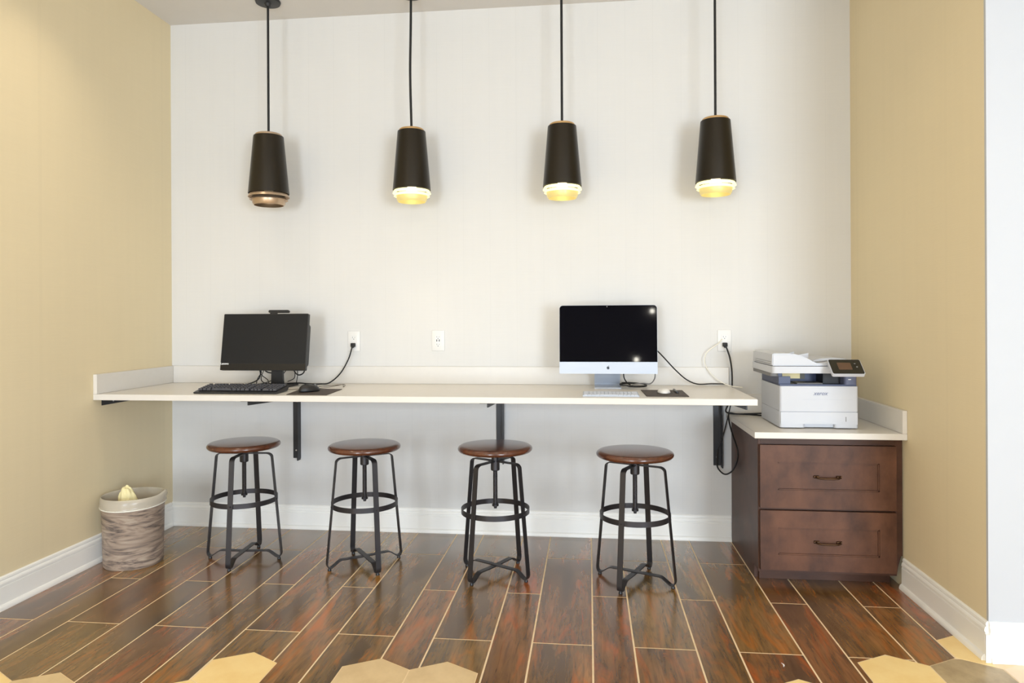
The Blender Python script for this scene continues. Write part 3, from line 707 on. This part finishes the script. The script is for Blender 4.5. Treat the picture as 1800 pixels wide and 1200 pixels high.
for i, pts in enumerate(T):
    bm = NB(); add_tube(bm, pts, .0036 if i in (1, 2, 0) else .0023, 8, 8); obj('wire', bm, M_cord, tg, smooth=60)
cable('mouse_cable', 'thin mouse cable curling over the worktop beside the dark mouse pad', [(-1.56, -.42, ZT + .004), (-1.50, -.36, ZT + .003), (-1.45, -.26, ZT + .003), (-1.40, -.16, ZT + .003), (-1.352, -.12, ZT + .004), (-1.33, -.16, ZT + .003), (-1.31, -.24, ZT + .003), (-1.335, -.19, ZT + .010), (-1.372, -.30, ZT + .006), (-1.378, -.46, ZT + .013)], .0014, mat('thin_brown_cord', (70, 58, 40), .6), base=(-1.4, -.2, ZT))

# ------------------------------------------------------------------ silver all-in-one computer
im = thing('desktop_computer', 'silver all-in-one computer with glossy black screen right of centre', 'computer', (.0975, -.24, ZT))
TB2 = math.radians(3.0); iw, ih = .497, .351; Q0 = Vector((.0985, -.268, .9165)); g = iw / 2
bm = NB(); add_prism(bm, rrect(-g, g, 0, ih, .018, 8, (0, 0, 1, 1)), lambda p, q, d: (p, d, q), 0, .006)
# shallow bulging back
A = [bm.verts.new((p, .0062, q)) for p, q in rrect(-g + .002, g - .002, .002, ih - .002, .016, 8, (0, 0, 1, 1))]; B = [bm.verts.new((p * .55, .038, (q - ih / 2) * .5 + ih / 2)) for p, q in rrect(-g, g, 0, ih, .018, 8, (0, 0, 1, 1))]
for i in range(len(A)): bm.faces.new((A[i], A[(i + 1) % len(A)], B[(i + 1) % len(A)], B[i]))
bm.faces.new(B); bm.faces.new(A[::-1])
bmesh.ops.recalc_face_normals(bm, faces=bm.faces[:]); tilt(bm, Q0, TB2); obj('housing', bm, M_alu, im, smooth=30)
bm = NB(); add_prism(bm, rrect(-g + .0012, g - .0012, .0605, ih - .0012, .017, 8, (0, 0, 1, 1)), lambda p, q, d: (p, d, q), -.0018, -.0002); tilt(bm, Q0, TB2); obj('screen', bm, M_glass, im)
bm = NB(); add_tube(bm, [(-.0045, -.0026, ih - .0075), (-.0045, -.0019, ih - .0075)], .0028, 12, 1); tilt(bm, Q0, TB2); obj('camera_lens', bm, M_greyp, im)
# apple mark: lobed body with a bite, and a leaf
def bite_apple(s):
    pts = []
    for i in range(64):
        a = PI / 2 + 2 * PI * i / 64
        r = 1.0 - .16 * math.exp(-((math.sin((a - PI / 2) / 2)) / .16) ** 2) - .07 * math.exp(-((math.cos((a - PI / 2) / 2)) / .14) ** 2) + .05 * abs(math.cos(a))
        x = r * math.cos(a) * .92 * (1.0 if math.sin(a) > 0 else 1 - .22 * abs(math.sin(a)) ** 1.5); y = r * math.sin(a)
        d = math.hypot(x - 1.12, y - .16)
        if d < .48: x = 1.12 - math.sqrt(max(.48 ** 2 - (y - .16) ** 2, 0)) 
        pts.append((x * s, y * s))
    return pts
bm = NB(); az = .030; s_ = .0078
add_prism(bm, bite_apple(s_), lambda p, q, d: (p, d, q + az), -.0008, -.0001)
leaf = [(.05, 1.05), (.10, 1.35), (.30, 1.62), (.52, 1.70), (.50, 1.42), (.32, 1.16)]
add_prism(bm, [(p * s_, q * s_) for p, q in leaf][::-1], lambda p, q, d: (p, d, q + az), -.0008, -.0001); tilt(bm, Q0, TB2); lg = obj('logo', bm, M_logok, im); lg['label'] = 'small black fruit emblem with a bite'
bm = NB(); fx0, fx1 = .030, .166
sp = fillet([(-.232, ZT + .0035), (-.10, ZT + .0035), (-.085, ZT + .012), (-.150, .955), (-.222, 1.075)], .02, 6)
rows = []
for i, (yy, zz) in enumerate(sp):
    v0 = Vector(sp[max(i - 1, 0)]); v1 = Vector(sp[min(i + 1, len(sp) - 1)]); tt = (v1 - v0).normalized(); nn = Vector((-tt.y, tt.x)) * .003
    rows.append([bm.verts.new((xx, yy + sg * nn.x, zz + sg * nn.y)) for xx, sg in ((fx0, 1), (fx1, 1), (fx1, -1), (fx0, -1))])
for a_, b_ in zip(rows, rows[1:]):
    for k in range(4): bm.faces.new((a_[k], a_[(k + 1) % 4], b_[(k + 1) % 4], b_[k]))
bm.faces.new(rows[0]); bm.faces.new(rows[-1][::-1]); bmesh.ops.recalc_face_normals(bm, faces=bm.faces[:]); obj('stand', bm, M_alu, im, smooth=40)

k2 = thing('computer_keyboard', 'slim white keyboard lying before the silver computer', 'keyboard', (.1, -.55, ZT))
bm = NB(); add_prism(bm, [(-.600, .0004), (-.600, .006), (-.500, .0125), (-.486, .0125), (-.486, .0004)], lambda p, q, d: (d, p, ZT + q), -.028, .231); obj('case', bm, M_alu, k2)
bm = NB()
for r_ in range(6):
    yy = -.5905 + r_ * .0166; zz = ZT + .0064 + (yy + .6) * .065
    ws = [1, 1, 1, 1.25, 5, 1.25, 1, 1, 1, 1] if r_ == 0 else ([1.4] + [1] * 11 + [1.6])
    u_ = .250 / sum(ws); xk = -.0235
    for wd in ws:
        bmesh.ops.create_cube(bm, size=1, matrix=Matrix.Translation((xk + wd * u_ / 2, yy, zz + .001)) @ Matrix.Diagonal((wd * u_ - .0025, .0142, .0032, 1))); xk += wd * u_
ks = obj('keys', bm, M_whitep, k2); ks['kind'] = 'stuff'
bm = NB(); add_prism(bm, [(.2655, -.585), (.458, -.588), (.463, -.300), (.2600, -.300)], lambda p, q, d: (p, q, d), ZT + .0004, ZT + .0030)
solo('mouse_pad', bm, M_pad, 'thin dark mouse pad under the white mouse', 'mouse pad', (.36, -.44, ZT + .0004))
mouse('computer_mouse', 'smooth white mouse on the dark pad before the silver computer', .3585, -.445, ZT + .0032, 0, .030, .056, .020, M_plate, False)
ad = thing('cable_adaptor', 'small grey and black adaptor lying on the pad beside the white mouse', 'adaptor', (.42, -.41, ZT + .0032))
bm = NB(); add_tube(bm, [(.4195, -.335, ZT + .0085), (.4195, -.425, ZT + .0085)], .0052, 12, 1); obj('sleeve', bm, M_greyp, ad, smooth=40)
bm = NB(); add_box(bm, (.4145, -.470, ZT + .0042), (.4245, -.4252, ZT + .0125), .001, 1); obj('tip', bm, M_blackp, ad)

cl = thing('coiled_cable', 'coiled black and white cable on the worktop right of silver computer stand', 'cable', (.235, -.2, ZT))
def loop(cx, cy, z, rx, ry, a0, a1, n=14, dz=0.0, ph=0.0): return [(cx + rx * math.cos(a0 + (a1 - a0) * i / n), cy + ry * math.sin(a0 + (a1 - a0) * i / n), z + dz * i / n + .0035 * math.sin(5 * i / n + ph) + .0015) for i in range(n + 1)]
bm = NB(); add_tube(bm, [(.178, -.235, .93), (.180, -.23, .895), (.195, -.21, .868), (.215, -.20, .853)] + loop(.232, -.155, ZT + .010, .068, .075, -1.9, 6.6, 30, .002)[1:], .0032, 8, 5); obj('black_wire', bm, M_cord, cl, smooth=60)
bm = NB(); add_tube(bm, loop(.226, -.20, ZT + .018, .066, .07, 2.2, 8.8, 22, .004, 2), .0030, 8, 5); obj('black_wire', bm, M_cord, cl, smooth=60)
bm = NB(); add_tube(bm, [(.338, -.235, .930), (.335, -.23, .89), (.315, -.21, .862), (.28, -.21, .864), (.24, -.23, .862), (.20, -.26, .852), (.175, -.25, .851), (.168, -.2, .849)], .0030, 8, 8); w_ = obj('white_wire', bm, M_greyp, cl, smooth=60)

cable('power_cable', 'black cable sagging from the right edge of silver computer to the worktop end', [(.335, -.215, 1.035), (.352, -.20, 1.030), (.39, -.16, .993), (.455, -.11, .925), (.515, -.085, .873), (.575, -.07, .848), (.65, -.06, .849), (.725, -.05, .8475)], .0034, base=(.55, -.08, ZT))
cable('white_cable', 'thin white cable drooping from the right socket onto the worktop', [(.715, -.012, 1.085), (.69, -.02, 1.06), (.635, -.025, 1.02), (.617, -.03, .975), (.632, -.035, .925), (.675, -.05, .875), (.735, -.07, .842), (.80, -.10, .834)], .0024, mat('white_cord', (236, 230, 214), .5), base=(.68, -.04, ZT))
cable('power_cable', 'black cable plugged into right socket, dropping behind the worktop end', [(.7265, -.030, 1.050), (.735, -.034, 1.03), (.748, -.038, .985), (.756, -.040, .93), (.7585, -.040, .88), (.7585, -.038, .83), (.757, -.036, .79)], .0042, plug=(.7265, -.0088, 1.0555), base=(.75, -.04, ZT))
cable('printer_cable', 'black cable looping under the worktop, over the cabinet top to printer', [(.680, -.052, .50), (.676, -.05, .42), (.690, -.06, .387), (.714, -.09, .376), (.737, -.155, .412), (.738, -.265, .490), (.734, -.285, .545), (.729, -.20, .60), (.7275, -.13, .645), (.7265, -.105, .680), (.735, -.095, .699), (.770, -.10, .6955), (.82, -.11, .698), (.865, -.125, .702), (.90, -.14, .706)], .0040, base=(.72, -.05, .6))
cable('printer_cable', 'black cable crossing the cabinet top into the back of the printer', [(.752, -.05, .79), (.737, -.05, .74), (.722, -.055, .705), (.742, -.07, .694), (.79, -.09, .6935), (.84, -.11, .694), (.90, -.15, .694)], .0040, base=(.8, -.09, .69))
cable('thin_cable', 'thin black cable running down across the right wall bracket', [(.757, -.055, .79), (.745, -.058, .73), (.726, -.060, .65), (.706, -.060, .574), (.682, -.057, .505)], .0032, base=(.72, -.06, .65))

# ------------------------------------------------------------------ printer
pr = thing('printer', 'white multifunction laser printer with black touch panel on the brown cabinet', 'printer', (1.05, -.35, CT1))
BX0, BX1, BYF, BYB = .875, 1.221, -.530, -.185
def fr(x0, x1, yf, yb, r=.012): return rrect(x0, x1, yf, yb, r, 4, (1, 1, 0, 0))
xy = lambda p, q, d: (p, q, d)
bm = NB(); add_prism(bm, fr(BX0, BX1, BYF, BYB), xy, .7675, .883); obj('body', bm, M_whitep, pr, smooth=50)
bm = NB(); add_prism(bm, fr(BX0, BX1, BYF + .006, BYB), xy, .7095, .7665)
add_prism(bm, fr(BX0, .986, BYF, BYB), xy, .6925, .7095); add_prism(bm, fr(1.116, BX1, BYF, BYB), xy, .6925, .7095)
add_box(bm, (BX0 + .004, BYF, .7095), (BX1 - .004, BYF + .01, .7645)); add_box(bm, (.986, BYF + .018, .6925), (1.116, BYB, .7095)); tr = obj('paper_tray', bm, M_whitep, pr, smooth=50)
bm = NB(); add_box(bm, (1.1645, BYF - .0012, .722), (1.1675, BYF + .001, .744), .0008, 1); q_ = obj('level_gauge', bm, M_greyp, tr, world=True)
bm = NB()
for xx in (BX0 + .03, BX1 - .03):
    for yy in (BYF + .03, BYB - .03): add_tube(bm, [(xx, yy, CT1 + .0004), (xx, yy, .694)], .01, 14, 1)
obj('foot_pads', bm, M_greyp, pr)['kind'] = 'stuff'
bm = NB(); add_box(bm, (BX0 + .10, BYF - .0006, .822), (BX1 - .03, BYF + .002, .8228)); add_prism(bm, fr(BX0 + .002, BX1 - .002, BYF + .003, BYB - .01), xy, .7664, .7677); obj('seams', bm, mat('seam_grey', (190, 192, 200), .6), pr)
bm = text_bm('xerox', .025, italic=.35, bold=.0003); bmesh.ops.translate(bm, verts=bm.verts, vec=(1.054, BYF - .001, .850)); lg = obj('logo', bm, M_logo, pr); lg['label'] = 'grey-blue slanted maker lettering'
# dark output bay between body and scanner
bm = NB()
add_box(bm, (BX0 + .003, BYF + .045, .883), (BX0 + .022, BYB, .942)); add_box(bm, (BX0 + .022, BYF + .16, .8832), (1.14, BYF + .19, .942)); add_box(bm, (BX0 + .003, BYF + .012, .8832), (BX1 - .004, BYB - .002, .8905))
add_box(bm, (BX0 + .003, BYF + .03, .8905), (BX0 + .055, BYF + .045, .925)); obj('output_bay', bm, M_navy, pr)
bm = NB(); add_box(bm, (.926, BYF + .150, .906), (1.008, BYF + .1598, .933)); obj('opening_sheet', bm, mat('opening_light_cream', (255, 232, 170), .5), pr)['label'] = 'cream sheet coloured like the light through the output bay opening'  # bright opening to the wall behind, put into this sheet's colour
bm = NB(); add_box(bm, (1.0085, BYF + .150, .904), (1.03, BYF + .1598, .933)); obj('inner_clip', bm, mat('olive_grey', (92, 88, 74), .5), pr)
bm = NB(); add_box(bm, (.96, BYF + .03, .8906), (1.075, BYF + .12, .8955), .001, 1); obj('paper_stop', bm, M_greyp, pr)
bm = NB(); add_box(bm, (1.085, BYF + .06, .8906), (1.162, BYB - .02, .9415)); obj('cavity_block', bm, mat('cavity_shade_black', (14, 13, 16), .5), pr)  # solid block; the shade of an open cavity put into its black
bm = NB(); add_prism(bm, fr(1.162, BX1 - .003, BYF + .004, BYB - .02, .014), xy, .8906, .9415); up_ = obj('usb_block', bm, mat('slate_grey_plastic', (92, 98, 124), .45), pr, smooth=50)
bm = NB(); add_box(bm, (1.178, BYF + .0028, .9125), (1.190, BYF + .0042, .9165)); obj('usb_port', bm, M_badge, up_, world=True)
# scanner and feeder
SX0, SX1 = .838, 1.215
bm = NB(); add_prism(bm, fr(SX0 + .002, SX0 + .04, -.50, BYB + .02), xy, .9265, .9425); add_prism(bm, fr(SX0 + .002, SX1 - .01, -.525, BYB + .02), xy, .9418, .9428); obj('scanner_skirt', bm, M_greyp, pr, smooth=50)
bm = NB(); add_prism(bm, fr(SX0, SX1, -.545, BYB + .03, .02), xy, .9430, .9745); obj('scanner', bm, M_whitep, pr, smooth=50)
bm = NB(); prof = [(SX0 + .001, .9765), (SX1 - .01, .9765), (SX1 - .005, .990), (1.150, .9965), (1.100, .9940), (1.060, .9885), (1.040, .9890), (1.022, .9965), (1.002, 1.0085), (.975, 1.0205), (.945, 1.0300), (.915, 1.0335), (SX0 + .012, 1.0335), (SX0 + .003, 1.030)]
add_prism(bm, prof, lambda p, q, d: (p, d, q), -.538, BYB + .025); bmesh.ops.bevel(bm, geom=[e for e in bm.edges if e.calc_face_angle(0) > 1.2], offset=.004, segments=2, affect='EDGES'); fd = obj('document_feeder', bm, M_whitep, pr, smooth=40)
bm = NB(); add_prism(bm, [(1.045, .9905), (1.07, .9915), (1.10, .9965), (1.15, 1.0), (1.2, .9965), (1.19, 1.006), (1.13, 1.010), (1.075, 1.0055), (1.045, .9965)], lambda p, q, d: (p, d, q), -.46, -.24); obj('feed_tray', bm, M_whitep, pr, smooth=40)
bm = NB()
add_prism(bm, [(-.045, 0), (0, 0), (0, .012), (-.002, .013)], lambda p, q, d: (.995 + p, d, 1.020 + q), -.33, -.325)
add_prism(bm, [(0, 0), (.042, .002), (.040, .024), (-.004, .016)], lambda p, q, d: (1.0 + p, d, 1.005 + q), -.40, -.395); obj('paper_guides', bm, mat('guide_grey', (196, 197, 200), .5), pr)['kind'] = 'stuff'
bm = NB(); add_box(bm, (SX0 - .0006, -.52, .984), (SX0 + .002, -.22, .9855)); add_box(bm, (SX0 - .0006, -.52, .994), (SX0 + .002, -.22, .995)); obj('side_seams', bm, M_greyp, pr)
# tilted touch panel
cp_ = Vector((1.1445, -.600, .976)); rot = Matrix.Rotation(-math.radians(50), 3, 'X')
def panel_bm(x0, x1, z0, z1, y0, y1, r, bl=0):
    bm = NB(); add_prism(bm, rrect(x0, x1, z0, z1, r, 4), lambda p, q, d: (p, d, q), y0, y1)
    bmesh.ops.rotate(bm, verts=bm.verts, cent=(0, 0, 0), matrix=rot); bmesh.ops.translate(bm, verts=bm.verts, vec=cp_); return bm
cpn = obj('control_panel', panel_bm(-.070, .070, -.045, .050, 0.0008, .016, .008), M_whitep, pr, smooth=40)
obj('bezel', panel_bm(-.067, .067, -.042, .047, -.0015, .0006, .007), mat('gloss_black_panel', (30, 30, 26), .22), cpn, smooth=40)
obj('display', panel_bm(-.036, .022, -.018, .026, -.0020, -.0016, .002), M_brown, cpn)
bm = panel_bm(.036, .044, .018, .022, -.0020, -.0016, .001); b2 = panel_bm(.041, .048, -.004, .003, -.0020, -.0016, .002)
me_ = bpy.data.meshes.new('x'); b2.to_mesh(me_); b2.free(); bm.from_mesh(me_); bpy.data.meshes.remove(me_); obj('buttons', bm, M_greyp, cpn)['kind'] = 'stuff'
bm = NB(); add_box(bm, (1.10, -.575, .950), (1.19, -.5455, .972)); obj('panel_arm', bm, M_whitep, pr)

# ------------------------------------------------------------------ room behind the photographer
for (x, z, lb) in ((1.01, 2.128, 'upper small bare bulb on a cord, mirrored in the glossy silver computer screen'), (.752, 1.352, 'lower small bare bulb on a cord, mirrored in the glossy silver computer screen')):
    t = thing('bulb_pendant', lb, 'lamp', (x, -7.9, CEIL))
    bm = NB(); bmesh.ops.create_uvsphere(bm, u_segments=16, v_segments=10, radius=.033, matrix=Matrix.Translation((x, -7.9, z))); obj('bulb', bm, mat('far_bulb', (255, 250, 235), .4, emit=(255, 250, 235), estr=60.0), t, smooth=60)
    bm = NB(); add_lathe(bm, [(0, z + .12), (.02, z + .12), (.06, z + .10), (.03, z + .09), (.03, z + .034), (0, z + .034)], 20, (x, -7.9, 0)); obj('socket', bm, M_cord, t, smooth=40)
    bm = NB(); add_tube(bm, [(x, -7.9, z + .12), (x, -7.9, CEIL - .001)], .004, 6, 1); obj('cord', bm, M_cord, t)
# recessed ceiling lamps
for (x, y, lb) in ((-1.5, -2.7, 'recessed round ceiling lamp behind the left stools, above the picture'), (1.5, -2.9, 'recessed round ceiling lamp behind the right stools, above the picture'),
                   (-1.95, -1.15, 'recessed ceiling lamp nearest the left wall, above the picture'), (-1.1, -1.15, 'recessed ceiling lamp over the second stool from left, above the picture'),
                   (-.25, -1.15, 'recessed ceiling lamp over the third stool from left, above the picture'), (.6, -1.15, 'recessed ceiling lamp nearest the cabinet, above the picture')):
    t = thing('recessed_lamp', lb, 'lamp', (x, y, CEIL))
    bm = NB(); add_lathe(bm, [(.078, -.0005), (.10, -.0005), (.10, -.006), (.078, -.006)], 40, (x, y, CEIL), closed=True); obj('trim_ring', bm, M_trim, t, smooth=40)
print('planks', nplank, 'hexes', len(hexes))
